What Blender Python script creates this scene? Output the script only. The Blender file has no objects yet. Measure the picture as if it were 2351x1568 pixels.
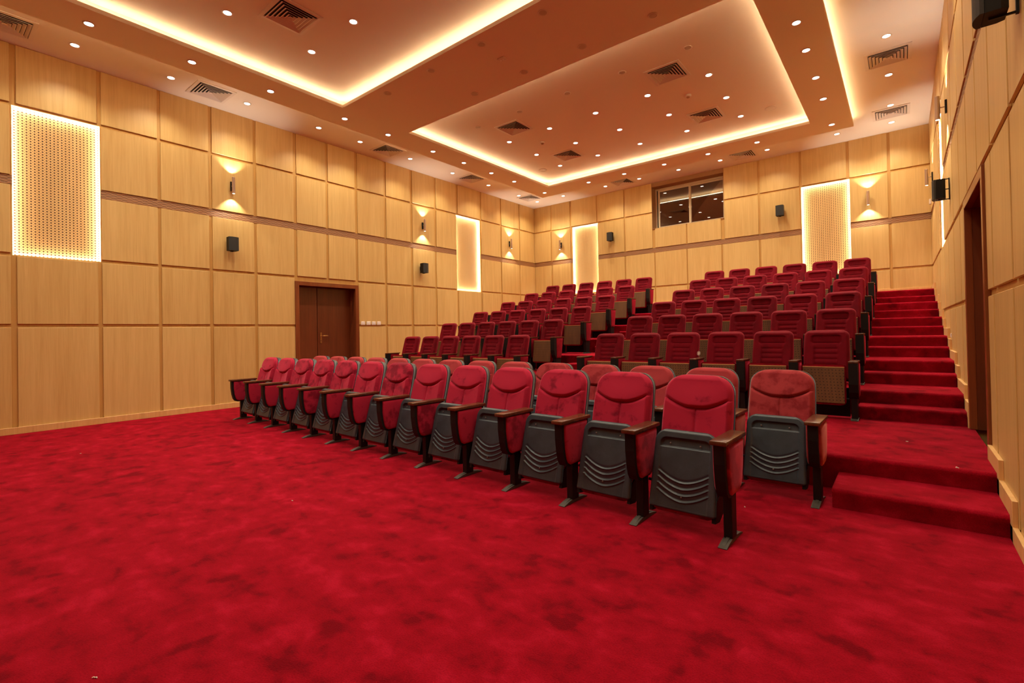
import bpy, bmesh, math, random
from mathutils import Matrix, Vector
random.seed(7)
C = bpy.context.scene.collection
sc = bpy.context.scene
PI = math.pi

# ------------------------------------------------------------------ camera, world, exposure
W, D, HC = 10.33, 13.544, 5.56          # room width, depth in front of the camera, wall-side ceiling height
FRONT = -5.5                            # front wall behind the camera
cam_d = bpy.data.cameras.new('camera')
cam = bpy.data.objects.new('camera', cam_d); C.objects.link(cam)
cam_d.sensor_width = 36.0
cam_d.lens = 1117.2117 / 2351 * 36
cam_d.shift_x = 0.0
cam_d.shift_y = -(784 - 753.52) / 2351
cam_d.clip_start = 0.02
yaw, pitch, roll = 0.677279, 0.009873, -0.018696
f = Vector((-math.sin(yaw) * math.cos(pitch), math.cos(yaw) * math.cos(pitch), math.sin(pitch)))
r = Vector((math.cos(yaw), math.sin(yaw), 0)); u = r.cross(f)
r2 = r * math.cos(roll) + u * math.sin(roll); u2 = -r * math.sin(roll) + u * math.cos(roll)
M = Matrix((r2, u2, -f)).transposed().to_4x4(); M.translation = Vector((9.8257, 0, 1.3))
cam.matrix_world = M
sc.camera = cam
wd = bpy.data.worlds.new('world'); sc.world = wd; wd.use_nodes = True
wd.node_tree.nodes['Background'].inputs[0].default_value = (1.0, 0.75, 0.5, 1)
wd.node_tree.nodes['Background'].inputs[1].default_value = 0.0
sc.view_settings.view_transform = 'Standard'
sc.view_settings.look = 'None'
sc.view_settings.exposure = 0.45
sc.view_settings.gamma = 1.0
sc.view_settings.use_curve_mapping = False
sc.cycles.use_adaptive_sampling = True
sc.cycles.adaptive_threshold = 0.025
sc.cycles.max_bounces = 6
sc.cycles.diffuse_bounces = 5
sc.cycles.glossy_bounces = 3
sc.cycles.transmission_bounces = 4
sc.cycles.transparent_max_bounces = 6
sc.cycles.caustics_reflective = False
sc.cycles.caustics_refractive = False
sc.cycles.use_denoising = True
sc.cycles.use_light_tree = True
sc.cycles.sample_clamp_indirect = 6.0

DOWN_E = 68.0      # watts of one lit downlight (spot)
DOWN_COL = (1.0, 0.91, 0.68)
COVE_E = 40.0      # emission strength of cove LED tape
COVE_COL = (1.0, 0.73, 0.42)
NICHE_E = 100.0
SCONCE_E = 24.0
SCONCE_COL = (1.0, 0.93, 0.78)

# ------------------------------------------------------------------ materials
MATS = {}
def principled(name, col, rough=0.5, metal=0.0, **kw):
    m = bpy.data.materials.new(name); m.use_nodes = True
    b = m.node_tree.nodes['Principled BSDF']
    b.inputs['Base Color'].default_value = (*col, 1)
    b.inputs['Roughness'].default_value = rough
    b.inputs['Metallic'].default_value = metal
    for k, v in kw.items():
        k = k.replace('_', ' ')
        b.inputs[k].default_value = (*v, 1) if isinstance(v, tuple) else v
    MATS[name] = m
    return m
def nd(m, t, **kw):
    n = m.node_tree.nodes.new(t)
    for k, v in kw.items(): setattr(n, k, v)
    return n
def lk(m, a, b): m.node_tree.links.new(a, b)
def bsdf(m): return m.node_tree.nodes['Principled BSDF']
def mathn(m, op, a, b=None, c=None):
    n = nd(m, 'ShaderNodeMath', operation=op)
    for i, v in enumerate((a, b, c)):
        if v is None: continue
        if isinstance(v, (int, float)): n.inputs[i].default_value = v
        else: lk(m, v, n.inputs[i])
    return n.outputs[0]
def ramp(m, fac, stops):
    n = nd(m, 'ShaderNodeValToRGB')
    el = n.color_ramp.elements
    while len(el) < len(stops): el.new(0.5)
    for e, (p, c) in zip(el, stops): e.position = p; e.color = (*c, 1)
    lk(m, fac, n.inputs[0]); return n.outputs[0]
def noise(m, vec, scale, detail=4, rough=0.55, dist=0.0):
    n = nd(m, 'ShaderNodeTexNoise'); n.inputs['Scale'].default_value = scale
    n.inputs['Detail'].default_value = detail; n.inputs['Roughness'].default_value = rough
    n.inputs['Distortion'].default_value = dist
    if vec is not None: lk(m, vec, n.inputs['Vector'])
    return n.outputs[0]
def bump(m, h, strength, dist=0.01):
    n = nd(m, 'ShaderNodeBump'); n.inputs['Strength'].default_value = strength; n.inputs['Distance'].default_value = dist
    lk(m, h, n.inputs['Height']); lk(m, n.outputs[0], bsdf(m).inputs['Normal'])
def pos(m): return nd(m, 'ShaderNodeTexCoord').outputs['Object']
def mapping(m, vec, scale):
    n = nd(m, 'ShaderNodeMapping'); n.inputs['Scale'].default_value = scale; lk(m, vec, n.inputs['Vector']); return n.outputs[0]

def wood(name, c_lo, c_hi, rough=0.4, streak=1.0, vary=0.12):
    m = principled(name, c_hi, rough)
    p = pos(m)
    oi = nd(m, 'ShaderNodeObjectInfo').outputs['Random']
    sh = nd(m, 'ShaderNodeVectorMath', operation='ADD')
    cx = nd(m, 'ShaderNodeCombineXYZ')
    off = mathn(m, 'MULTIPLY', oi, 37.0)
    for i in range(3): lk(m, off, cx.inputs[i])
    lk(m, p, sh.inputs[0]); lk(m, cx.outputs[0], sh.inputs[1])
    v = sh.outputs[0]
    fine = noise(m, mapping(m, v, (90, 90, 2.5)), 1.0, 5, 0.6)
    broad = noise(m, mapping(m, v, (9, 9, 0.45)), 1.0, 3, 0.6, 0.6)
    fig = noise(m, mapping(m, v, (24, 24, 1.1)), 1.0, 2, 0.5, 1.2)
    a = mathn(m, 'MULTIPLY', fine, 0.30 * streak); b = mathn(m, 'MULTIPLY', broad, 0.42 * streak); c = mathn(m, 'MULTIPLY', fig, 0.28 * streak)
    s = mathn(m, 'ADD', mathn(m, 'ADD', a, b), c)
    s = mathn(m, 'ADD', s, mathn(m, 'MULTIPLY', mathn(m, 'SUBTRACT', oi, 0.5), vary))
    lk(m, ramp(m, s, [(0.32, c_lo), (0.62, c_hi)]), bsdf(m).inputs['Base Color'])
    bump(m, fine, 0.04, 0.002)
    return m
wood('maple', (0.54, 0.328, 0.106), (0.67, 0.450, 0.172), 0.42)
wood('maple_shaded', (0.50, 0.27, 0.070), (0.60, 0.35, 0.10), 0.5)  # same maple as the panels, with groove shade put into the darker colour
wood('maple_trim', (0.62, 0.34, 0.12), (0.76, 0.46, 0.19), 0.36)
wood('mahogany', (0.10, 0.022, 0.007), (0.175, 0.042, 0.013), 0.34)
wood('mahogany_frame', (0.16, 0.036, 0.010), (0.25, 0.062, 0.017), 0.3)
wood('armrest_wood', (0.060, 0.016, 0.007), (0.12, 0.036, 0.014), 0.25)

# wavy slotted ventilation band
m = principled('slot_band', (0.22, 0.085, 0.03), 0.6)
p = pos(m); sep = nd(m, 'ShaderNodeSeparateXYZ'); lk(m, p, sep.inputs[0])
along = mathn(m, 'ADD', sep.outputs[0], sep.outputs[1])
row = mathn(m, 'FLOOR', mathn(m, 'DIVIDE', sep.outputs[2], 0.021))
sgn = mathn(m, 'MULTIPLY_ADD', mathn(m, 'MODULO', row, 2.0), 2.0, -1.0)
wav = mathn(m, 'MULTIPLY', mathn(m, 'MULTIPLY', mathn(m, 'SINE', mathn(m, 'MULTIPLY', along, 46.0)), sgn), 0.30)
fz = mathn(m, 'FRACT', mathn(m, 'ADD', mathn(m, 'DIVIDE', sep.outputs[2], 0.021), wav))
sl = mathn(m, 'SINE', mathn(m, 'MULTIPLY', fz, PI))
lk(m, ramp(m, sl, [(0.10, (0.13, 0.050, 0.018)), (0.6, (0.34, 0.155, 0.058))]), bsdf(m).inputs['Base Color'])
bump(m, sl, 0.5, 0.006)

principled('ceiling_paint', (0.75, 0.655, 0.55), 0.75)
principled('vent_paint', (0.68, 0.58, 0.49), 0.5)
principled('vent_dark', (0.02, 0.015, 0.012), 0.8)
principled('black_plastic', (0.007, 0.006, 0.006), 0.55, Specular_IOR_Level=0.25)
principled('black_metal', (0.007, 0.006, 0.006), 0.45, Specular_IOR_Level=0.3)
principled('speaker_grille', (0.018, 0.018, 0.017), 0.6)
principled('sconce_metal', (0.55, 0.42, 0.33), 0.32, 0.8)
principled('lens_off', (0.48, 0.39, 0.31), 0.4)
principled('brass', (0.75, 0.50, 0.16), 0.25, 0.9)
principled('switch_plastic', (0.82, 0.74, 0.68), 0.35)
principled('foot_metal', (0.085, 0.072, 0.060), 0.5, 0.4)
principled('screw', (0.22, 0.20, 0.18), 0.35, 0.6)
principled('window_frame', (0.62, 0.50, 0.34), 0.4)
principled('plaster', (0.34, 0.19, 0.09), 0.8)
principled('booth_wall', (0.55, 0.47, 0.42), 0.8)
principled('thread', (0.75, 0.68, 0.6), 0.8)

def plastic(name, col):
    m = principled(name, col, 0.40)
    v = pos(m)
    n = noise(m, v, 9.0, 5, 0.65)
    lk(m, ramp(m, n, [(0.3, tuple(c * 0.8 for c in col)), (0.7, tuple(c * 1.3 for c in col))]), bsdf(m).inputs['Base Color'])
    bump(m, noise(m, v, 260.0, 2), 0.12, 0.002)
plastic('grey_plastic', (0.030, 0.038, 0.048))

def velvet(name, col, dark, sheen, scol, patch=0.5, stains=False):
    m = principled(name, col, 0.85, Sheen_Weight=sheen, Sheen_Roughness=0.35, Sheen_Tint=scol)
    bsdf(m).inputs['Specular IOR Level'].default_value = 0.12
    p = pos(m)
    oi = nd(m, 'ShaderNodeObjectInfo').outputs['Random']
    sh = nd(m, 'ShaderNodeVectorMath', operation='ADD'); lk(m, p, sh.inputs[0])
    cx = nd(m, 'ShaderNodeCombineXYZ'); off = mathn(m, 'MULTIPLY', oi, 53.0)
    for i in range(3): lk(m, off, cx.inputs[i])
    lk(m, cx.outputs[0], sh.inputs[1])
    n = noise(m, sh.outputs[0], 9.0, 5, 0.6, 0.15)
    n = mathn(m, 'ADD', n, mathn(m, 'MULTIPLY', mathn(m, 'SUBTRACT', oi, 0.55), 0.24))
    lk(m, ramp(m, n, [(0.32, dark), (0.32 + patch * 0.3, col)]), bsdf(m).inputs['Base Color'])
    bump(m, noise(m, p, 420.0, 2), 0.15, 0.002)
velvet('crimson_velvet', (0.35, 0.012, 0.038), (0.17, 0.004, 0.017), 0.8, (1.0, 0.20, 0.30))
velvet('dusty_velvet', (0.32, 0.033, 0.040), (0.21, 0.014, 0.020), 0.7, (1.0, 0.32, 0.26))
velvet('red_fabric_lit', (0.24, 0.0025, 0.013), (0.17, 0.0018, 0.009), 0.35, (1.0, 0.05, 0.12), 0.8)  # same fabric as the backs, light from above put into a brighter red
velvet('red_fabric', (0.15, 0.0015, 0.008), (0.105, 0.0010, 0.0055), 0.30, (1.0, 0.03, 0.10), 0.8)

# carpet: cut pile with trodden patches
m = principled('carpet', (0.46, 0.006, 0.018), 0.95, Sheen_Weight=0.2, Sheen_Roughness=0.5, Sheen_Tint=(1.0, 0.06, 0.14))
bsdf(m).inputs['Specular IOR Level'].default_value = 0.05
p = nd(m, 'ShaderNodeNewGeometry').outputs['Position']
n1 = noise(m, mapping(m, p, (1.0, 1.3, 1.0)), 4.6, 5, 0.60, 0.15)
n2 = noise(m, p, 0.55, 2, 0.5)
n3 = noise(m, p, 150.0, 2, 0.6)
t = mathn(m, 'ADD', mathn(m, 'MULTIPLY', n1, 0.75), mathn(m, 'MULTIPLY', n2, 0.25))
spots = noise(m, mapping(m, p, (1.25, 1.0, 1.0)), 3.1, 3, 0.5, 0.1)
t = mathn(m, 'SUBTRACT', t, mathn(m, 'MULTIPLY', mathn(m, 'MAXIMUM', mathn(m, 'SUBTRACT', spots, 0.60), 0.0), 1.6))
base = ramp(m, t, [(0.36, (0.145, 0.0009, 0.005)), (0.45, (0.235, 0.0016, 0.0085)), (0.54, (0.28, 0.0022, 0.0115)), (0.63, (0.36, 0.005, 0.021))])
mx = nd(m, 'ShaderNodeMix', data_type='RGBA', blend_type='MULTIPLY'); mx.inputs[0].default_value = 1.0
lk(m, base, mx.inputs[6]); lk(m, ramp(m, n3, [(0.3, (0.72, 0.72, 0.72)), (0.6, (1, 1, 1))]), mx.inputs[7])
lk(m, mx.outputs[2], bsdf(m).inputs['Base Color'])
bump(m, n3, 0.5, 0.006)

# perforated boards (dots drilled in a lattice)
def perforated(name, c_lo, c_hi, px, pz, r1, r2, hole, axis=0):
    m = wood(name, c_lo, c_hi, 0.45, vary=0.0)
    col_link = bsdf(m).inputs['Base Color'].links[0].from_socket
    p = pos(m); sep = nd(m, 'ShaderNodeSeparateXYZ'); lk(m, p, sep.inputs[0])
    a = mathn(m, 'ADD', sep.outputs[0], sep.outputs[1]); z = sep.outputs[2]
    def dist(ox, oz):
        fa = mathn(m, 'SUBTRACT', mathn(m, 'FRACT', mathn(m, 'ADD', mathn(m, 'DIVIDE', a, px), ox)), 0.5)
        fz = mathn(m, 'SUBTRACT', mathn(m, 'FRACT', mathn(m, 'ADD', mathn(m, 'DIVIDE', z, pz), oz)), 0.5)
        da = mathn(m, 'MULTIPLY', fa, px); dz = mathn(m, 'MULTIPLY', fz, pz)
        return mathn(m, 'SQRT', mathn(m, 'ADD', mathn(m, 'MULTIPLY', da, da), mathn(m, 'MULTIPLY', dz, dz)))
    hm = mathn(m, 'LESS_THAN', dist(0, 0), r1)
    if r2 > 0: hm = mathn(m, 'MAXIMUM', hm, mathn(m, 'LESS_THAN', dist(0.5, 0.5), r2))
    mx = nd(m, 'ShaderNodeMix', data_type='RGBA'); lk(m, hm, mx.inputs[0]); lk(m, col_link, mx.inputs[6]); mx.inputs[7].default_value = (*hole, 1)
    lk(m, mx.outputs[2], bsdf(m).inputs['Base Color'])
perforated('perforated_maple', (0.58, 0.35, 0.13), (0.70, 0.46, 0.19), 0.0425, 0.040, 0.0100, 0.0043, (0.06, 0.018, 0.004))
perforated('perforated_ply', (0.085, 0.030, 0.009), (0.15, 0.062, 0.020), 0.033, 0.033, 0.0055, 0, (0.010, 0.003, 0.002))

def emis(name, col, s):
    m = bpy.data.materials.new(name); m.use_nodes = True
    nt = m.node_tree; nt.nodes.clear()
    o = nt.nodes.new('ShaderNodeOutputMaterial'); e = nt.nodes.new('ShaderNodeEmission')
    e.inputs[0].default_value = (*col, 1); e.inputs[1].default_value = s
    nt.links.new(e.outputs[0], o.inputs[0]); MATS[name] = m
emis('lamp_glow', (1.0, 0.86, 0.68), 9.0)
emis('cove_led', COVE_COL, COVE_E)
emis('niche_led', (1.0, 0.88, 0.74), NICHE_E)
emis('outer_led', (1.0, 0.72, 0.40), COVE_E * 0.62)
emis('sconce_glow', (1.0, 0.85, 0.62), 5.0)
# window glass: tinted, reflective
m = bpy.data.materials.new('window_glass'); m.use_nodes = True; nt = m.node_tree; nt.nodes.clear(); MATS['window_glass'] = m
o = nt.nodes.new('ShaderNodeOutputMaterial'); mixs = nt.nodes.new('ShaderNodeMixShader'); tr = nt.nodes.new('ShaderNodeBsdfTransparent')
gl = nt.nodes.new('ShaderNodeBsdfGlossy'); fr = nt.nodes.new('ShaderNodeFresnel'); fr.inputs[0].default_value = 2.7
tr.inputs[0].default_value = (0.62, 0.58, 0.54, 1); gl.inputs['Roughness'].default_value = 0.01
nt.links.new(fr.outputs[0], mixs.inputs[0]); nt.links.new(tr.outputs[0], mixs.inputs[1]); nt.links.new(gl.outputs[0], mixs.inputs[2]); nt.links.new(mixs.outputs[0], o.inputs[0])

# ------------------------------------------------------------------ helpers
def add_box(bm, lo, hi, bevel=0.0, seg=1):
    lo = Vector(lo); hi = Vector(hi)
    vs = [bm.verts.new((x, y, z)) for z in (lo.z, hi.z) for y in (lo.y, hi.y) for x in (lo.x, hi.x)]
    fs = [bm.faces.new([vs[i] for i in q]) for q in ((0, 2, 3, 1), (4, 5, 7, 6), (0, 1, 5, 4), (2, 6, 7, 3), (0, 4, 6, 2), (1, 3, 7, 5))]
    if bevel > 0:
        es = list({e for fc in fs for e in fc.edges})
        bmesh.ops.bevel(bm, geom=es, offset=bevel, segments=seg, affect='EDGES', profile=0.5)
def box_bm(lo, hi, bevel=0.0, seg=1):
    bm = bmesh.new(); add_box(bm, lo, hi, bevel, seg); return bm
def add_prism(bm, pts, a0, a1, axis='x'):
    """extrude a closed outline; axis x: pts are (y,z); axis y: pts are (x,z); axis z: pts are (x,y)"""
    def P(p, a):
        return (a, p[0], p[1]) if axis == 'x' else (p[0], a, p[1]) if axis == 'y' else (p[0], p[1], a)
    A = [bm.verts.new(P(p, a0)) for p in pts]; B = [bm.verts.new(P(p, a1)) for p in pts]
    n = len(pts)
    bm.faces.new(A); bm.faces.new(list(reversed(B)))
    for i in range(n): bm.faces.new([A[i], B[i], B[(i + 1) % n], A[(i + 1) % n]])
    bmesh.ops.recalc_face_normals(bm, faces=bm.faces)
def add_lathe(bm, prof, n=24, center=(0, 0, 0), axis='z'):
    """prof: (radius, height) list"""
    c = Vector(center); rings = []
    for rr, h in prof:
        ring = []
        for i in range(n):
            a = 2 * PI * i / n
            q = (rr * math.cos(a), rr * math.sin(a), h)
            if axis == 'y': q = (q[0], q[2], q[1])
            if axis == 'x': q = (q[2], q[0], q[1])
            ring.append(bm.verts.new(c + Vector(q)))
        rings.append(ring)
    for A, B in zip(rings, rings[1:]):
        for i in range(n): bm.faces.new([A[i], A[(i + 1) % n], B[(i + 1) % n], B[i]])
    bm.faces.new(list(reversed(rings[0]))); bm.faces.new(rings[-1])
    bmesh.ops.recalc_face_normals(bm, faces=bm.faces)
def add_tube(bm, pts, rad, n=8):
    pts = [Vector(p) for p in pts]; rings = []
    for i, p in enumerate(pts):
        d = (pts[min(i + 1, len(pts) - 1)] - pts[max(i - 1, 0)]).normalized()
        up = Vector((0, 1, 0)) if abs(d.y) < 0.9 else Vector((1, 0, 0))
        a = d.cross(up).normalized(); b = d.cross(a).normalized()
        rings.append([bm.verts.new(p + a * rad * math.cos(2 * PI * k / n) + b * rad * math.sin(2 * PI * k / n)) for k in range(n)])
    for A, B in zip(rings, rings[1:]):
        for i in range(n): bm.faces.new([A[i], A[(i + 1) % n], B[(i + 1) % n], B[i]])
    bm.faces.new(list(reversed(rings[0]))); bm.faces.new(rings[-1])
    bmesh.ops.recalc_face_normals(bm, faces=bm.faces)
def obj(name, bm, mat, parent=None, smooth=False, loc=None, angle=None):
    me = bpy.data.meshes.new(name)
    bm.to_mesh(me); bm.free()
    me.materials.append(MATS[mat])
    if smooth:
        for pl in me.polygons: pl.use_smooth = True
        if angle is not None:
            me.set_sharp_from_angle(angle=angle)
    o = bpy.data.objects.new(name, me); C.objects.link(o)
    if parent is not None: o.parent = parent
    if loc is not None: o.location = loc
    return o
def tag(o, label, cat, group=None):
    o['label'] = label; o['category'] = cat
    if group: o['group'] = group
    return o
def thing(name, label, cat, loc=(0, 0, 0), rotz=0.0, group=None):
    o = bpy.data.objects.new(name, None); C.objects.link(o)
    o.location = loc; o.rotation_euler = (0, 0, rotz); o.empty_display_size = 0.1
    return tag(o, label, cat, group)
def struct(o): o['kind'] = 'structure'; return o
def copy_tree(root, loc, rotz=0.0, parent=None):
    rr = root.copy(); C.objects.link(rr); rr.location = loc; rr.rotation_euler = (0, 0, rotz); rr.parent = parent
    for ch in root.children:
        c = ch.copy(); C.objects.link(c); c.parent = rr
        for g in ch.children:
            e = g.copy(); C.objects.link(e); e.parent = c
    return rr
ORD = ['first', 'second', 'third', 'fourth', 'fifth', 'sixth', 'seventh', 'eighth', 'ninth', 'tenth', 'eleventh', 'twelfth', 'thirteenth', 'fourteenth', 'fifteenth']

# ------------------------------------------------------------------ floor, seating platform, steps
LV0, RISE = 0.275, 0.145
Y0 = 4.68                                              # front edge of the first platform
LEVELS = [(Y0, LV0)] + [(6.95 + 1.11 * k, LV0 + 2 * RISE * (k + 1)) for k in range(6)]
fl = struct(obj('floor', box_bm((-0.3, FRONT, -0.2), (W + 0.3, D + 0.3, 0.0)), 'carpet'))
def nosing(y, z0, z1, rr=0.028, n=5):
    """riser from z0 to z1 at y with a rounded carpet nosing"""
    out = [(y, z0), (y, z1 - 2.2 * rr)]
    for i in range(n + 1):
        a = PI - (PI / 2) * i / n
        out.append((y - 0.012 + rr + rr * math.cos(a), z1 - rr + rr * math.sin(a)))
    return out
pts = []
z = 0.0
for (y, zl) in LEVELS:
    pts += nosing(y, z, zl); z = zl
pts += [(D + 0.02, z), (D + 0.02, 0.0)]
bm = bmesh.new(); add_prism(bm, pts, -0.02, W + 0.02, 'x')
struct(obj('floor_platform', bm, 'carpet', smooth=True, angle=0.9))
def step(x0, x1, y0, y1, z0, z1):
    bm = bmesh.new()
    add_prism(bm, nosing(y0, z0, z1) + [(y1, z1), (y1, z0)], x0, x1, 'x')
    return struct(obj('floor_step', bm, 'carpet', smooth=True, angle=0.9))
step(9.40, W, 4.18, Y0 + 0.0, 0.0, 0.140)
AISLES = [(9.415, W), (4.88, 5.93), (0.03, 1.15)]
for (y, zl) in LEVELS[1:]:
    for (a, b) in AISLES:
        step(a, b, y - 0.30, y, zl - 2 * RISE, zl - RISE)

# ------------------------------------------------------------------ walls
ROWS = [(0.09, 1.51), (1.56, 2.525), (2.576, 3.54), (3.685, 4.67), (4.722, 5.56)]
LG = [(-5.44, -5.39), (-4.65, -4.60), (-3.86, -3.81), (-3.07, -3.02), (-2.28, -2.23), (-1.49, -1.44), (-0.70, -0.65), (0.10, 0.15),
      (.924, .988), (1.885, 1.937), (2.680, 2.727), (3.462, 3.52), (4.249, 4.307), (5.05, 5.116), (5.773, 5.833), (6.504, 6.574), (7.316, 7.38),
      (8.124, 8.202), (8.956, 9.022), (9.781, 9.851), (10.784, 10.842), (11.713, 11.778), (12.67, 12.729)]
BG = [(.668, .72), (1.432, 1.482), (2.40, 2.445), (3.332, 3.375), (4.257, 4.296), (5.186, 5.222), (6.106, 6.15), (7.015, 7.062), (7.933, 7.983), (8.873, 8.931), (9.62, 9.673)]
RG = [(a + .0, b + .0) for a, b in LG]
RG[10:20] = [(2.45, 2.50), (3.24, 3.29), (4.02, 4.07), (4.81, 4.86), (5.59, 5.64), (6.37, 6.42), (7.19, 7.24), (8.03, 8.09), (8.95, 9.01), (9.781, 9.851)]
WALLS = {
    'left': dict(P=lambda u, v, d: (-d, u, v), g=LG, u0=FRONT, u1=D, doors=[(5.05, 6.56, 0.0, 2.468)], win=[], perf=[(0.945, 1.925), (9.79, 10.80)]),
    'right': dict(P=lambda u, v, d: (W + d, u, v), g=RG, u0=FRONT, u1=D, doors=[(5.14, 6.60, 0.0, 2.52)], win=[], perf=[(0.945, 1.925), (9.79, 10.80)]),
    'back': dict(P=lambda u, v, d: (u, D + d, v), g=BG, u0=0.0, u1=W, doors=[], win=[(4.215, 6.20, 4.235, 5.56)], perf=[(1.505, 2.44), (7.965, 8.93)]),
}
PZ = (2.545, 4.69)
def wbox(bm, P, u0, u1, v0, v1, d0, d1, bevel=0.0):
    a = P(u0, v0, d0); b = P(u1, v1, d1)
    add_box(bm, [min(p, q) for p, q in zip(a, b)], [max(p, q) for p, q in zip(a, b)], bevel)
for side, w in WALLS.items():
    P = w['P']
    holes = [(a + 0.035, b - 0.035, z0, z1 - 0.035) for a, b, z0, z1 in w['doors']] + w['win'] + [(a, b, *PZ) for a, b in w['perf']]
    us = sorted({w['u0'] - (0.3 if side == 'back' else 0), w['u1'] + 0.3} | {h[0] for h in holes} | {h[1] for h in holes})
    vs = sorted({-0.2, 5.9} | {h[2] for h in holes} | {h[3] for h in holes})
    bm = bmesh.new()
    EX = 0.05
    holes2 = [(a + 0.035, b - 0.035, z0, z1 - 0.035) for a, b, z0, z1 in w['doors']] + w['win'] + [(a - EX, b + EX, PZ[0] - EX, PZ[1] + EX) for a, b in w['perf']]
    us2 = sorted({w['u0'] - (0.3 if side == 'back' else 0), w['u1'] + 0.3} | {h[0] for h in holes2} | {h[1] for h in holes2})
    vs2 = sorted({-0.2, 5.9} | {h[2] for h in holes2} | {h[3] for h in holes2})
    for (UU, VV, HH, d0, d1) in ((us, vs, holes, 0.02, 0.032), (us2, vs2, holes2, 0.032, 0.27)):
        for a, b in zip(UU, UU[1:]):
            for c, e in zip(VV, VV[1:]):
                mu, mv = (a + b) / 2, (c + e) / 2
                if any(h[0] < mu < h[1] and h[2] < mv < h[3] for h in HH): continue
                wbox(bm, P, a, b, c, e, d0, d1)
    wall = struct(obj('wall_' + side, bm, 'maple_shaded'))
    # cladding panels
    edges = [w['u0']] + [x for g in w['g'] for x in g] + [w['u1']]
    cols = [(edges[i], edges[i + 1]) for i in range(0, len(edges), 2)]
    for (a, b) in cols:
        if b - a < 0.05: continue
        if b < 0.1 and side != 'back' and b < -1.5: pass
        for ri, (c, e) in enumerate(ROWS):
            mu, mv = (a + b) / 2, (c + e) / 2
            if any(h[0] - .08 < mu < h[1] + .08 and PZ[0] - .1 < mv < PZ[1] + .1 for h in w['perf']): continue
            rect = [a, b, c, e]
            skip = False
            for h in w['doors']:
                if rect[1] > h[0] and rect[0] < h[1] and rect[3] > h[2] and rect[2] < h[3]:
                    if e > h[3] + 0.2: continue
                    if mu < (h[0] + h[1]) / 2 and a < h[0] - 0.12: rect[1] = h[0] - 0.012
                    elif mu > (h[0] + h[1]) / 2 and b > h[1] + 0.12: rect[0] = h[1] + 0.012
                    else: skip = True
            for h in w['win']:
                if rect[1] > h[0] and rect[0] < h[1] and rect[3] > h[2] and rect[2] < h[3]:
                    if a < h[0] - .2: rect[1] = h[0]
                    elif b > h[1] + .2: rect[0] = h[1]
                    elif c < h[2] - .2: rect[3] = h[2]
                    else: skip = True
            if skip: continue
            bm = bmesh.new(); wbox(bm, P, *rect, 0.0, 0.0199, 0.003)
            obj('wall_panel', bm, 'maple', wall)
    # slotted band
    us = [w['u0']] + [x for h in w['perf'] for x in h] + [w['u1']]
    bm = bmesh.new()
    for i in range(0, len(us), 2): wbox(bm, P, us[i], us[i + 1], 3.548, 3.678, 0.012, 0.0199)
    obj('slotted_band', bm, 'slot_band', wall)
bm = bmesh.new(); add_box(bm, (-0.3, FRONT - 0.3, -0.2), (W + 0.3, FRONT, 5.9))
struct(obj('wall_front', bm, 'maple'))

# skirting boards
def skirting(name, P, u0, u1, segs, gap):
    bm = bmesh.new(); prev = None
    for (a, b, zf) in segs:
        parts = [(a, b)]
        if gap and a < gap[1] and b > gap[0]: parts = [(a, gap[0]), (gap[1], b)]
        first = True
        for (p, q) in parts:
            if q - p < 0.01: continue
            if first and prev is not None:
                wbox(bm, P, p - 0.085, p, prev, zf + 0.11, -0.026, 0.0, 0.002)
                wbox(bm, P, p, q, zf, zf + 0.11, -0.026, 0.0, 0.002)
            else: wbox(bm, P, p, q, zf, zf + (0.095 if zf == 0 else 0.11), -0.026, 0.0, 0.002)
            first = False
        prev = zf
    return struct(obj(name, bm, 'maple_trim'))
segR = [(FRONT, 4.18, 0.0), (4.18, 4.68, 0.14)]
segL = [(FRONT, 4.68, 0.0)]
y, zl = LEVELS[0]
for (y2, z2) in LEVELS[1:]:
    for s in (segR, segL): s += [(y, y2 - 0.30, zl), (y2 - 0.30, y2, zl + RISE)]
    y, zl = y2, z2
for s in (segR, segL): s.append((y, D, zl))
skirting('baseboard_right', WALLS['right']['P'], 0, 0, segR, (5.14, 6.60))
skirting('baseboard_left', WALLS['left']['P'], 0, 0, segL, (5.05, 6.56))
bm = bmesh.new(); add_box(bm, (0.03, D - 0.026, 2.015), (W - 0.03, D, 2.115), 0.002)
struct(obj('baseboard_back', bm, 'maple_trim'))

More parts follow.
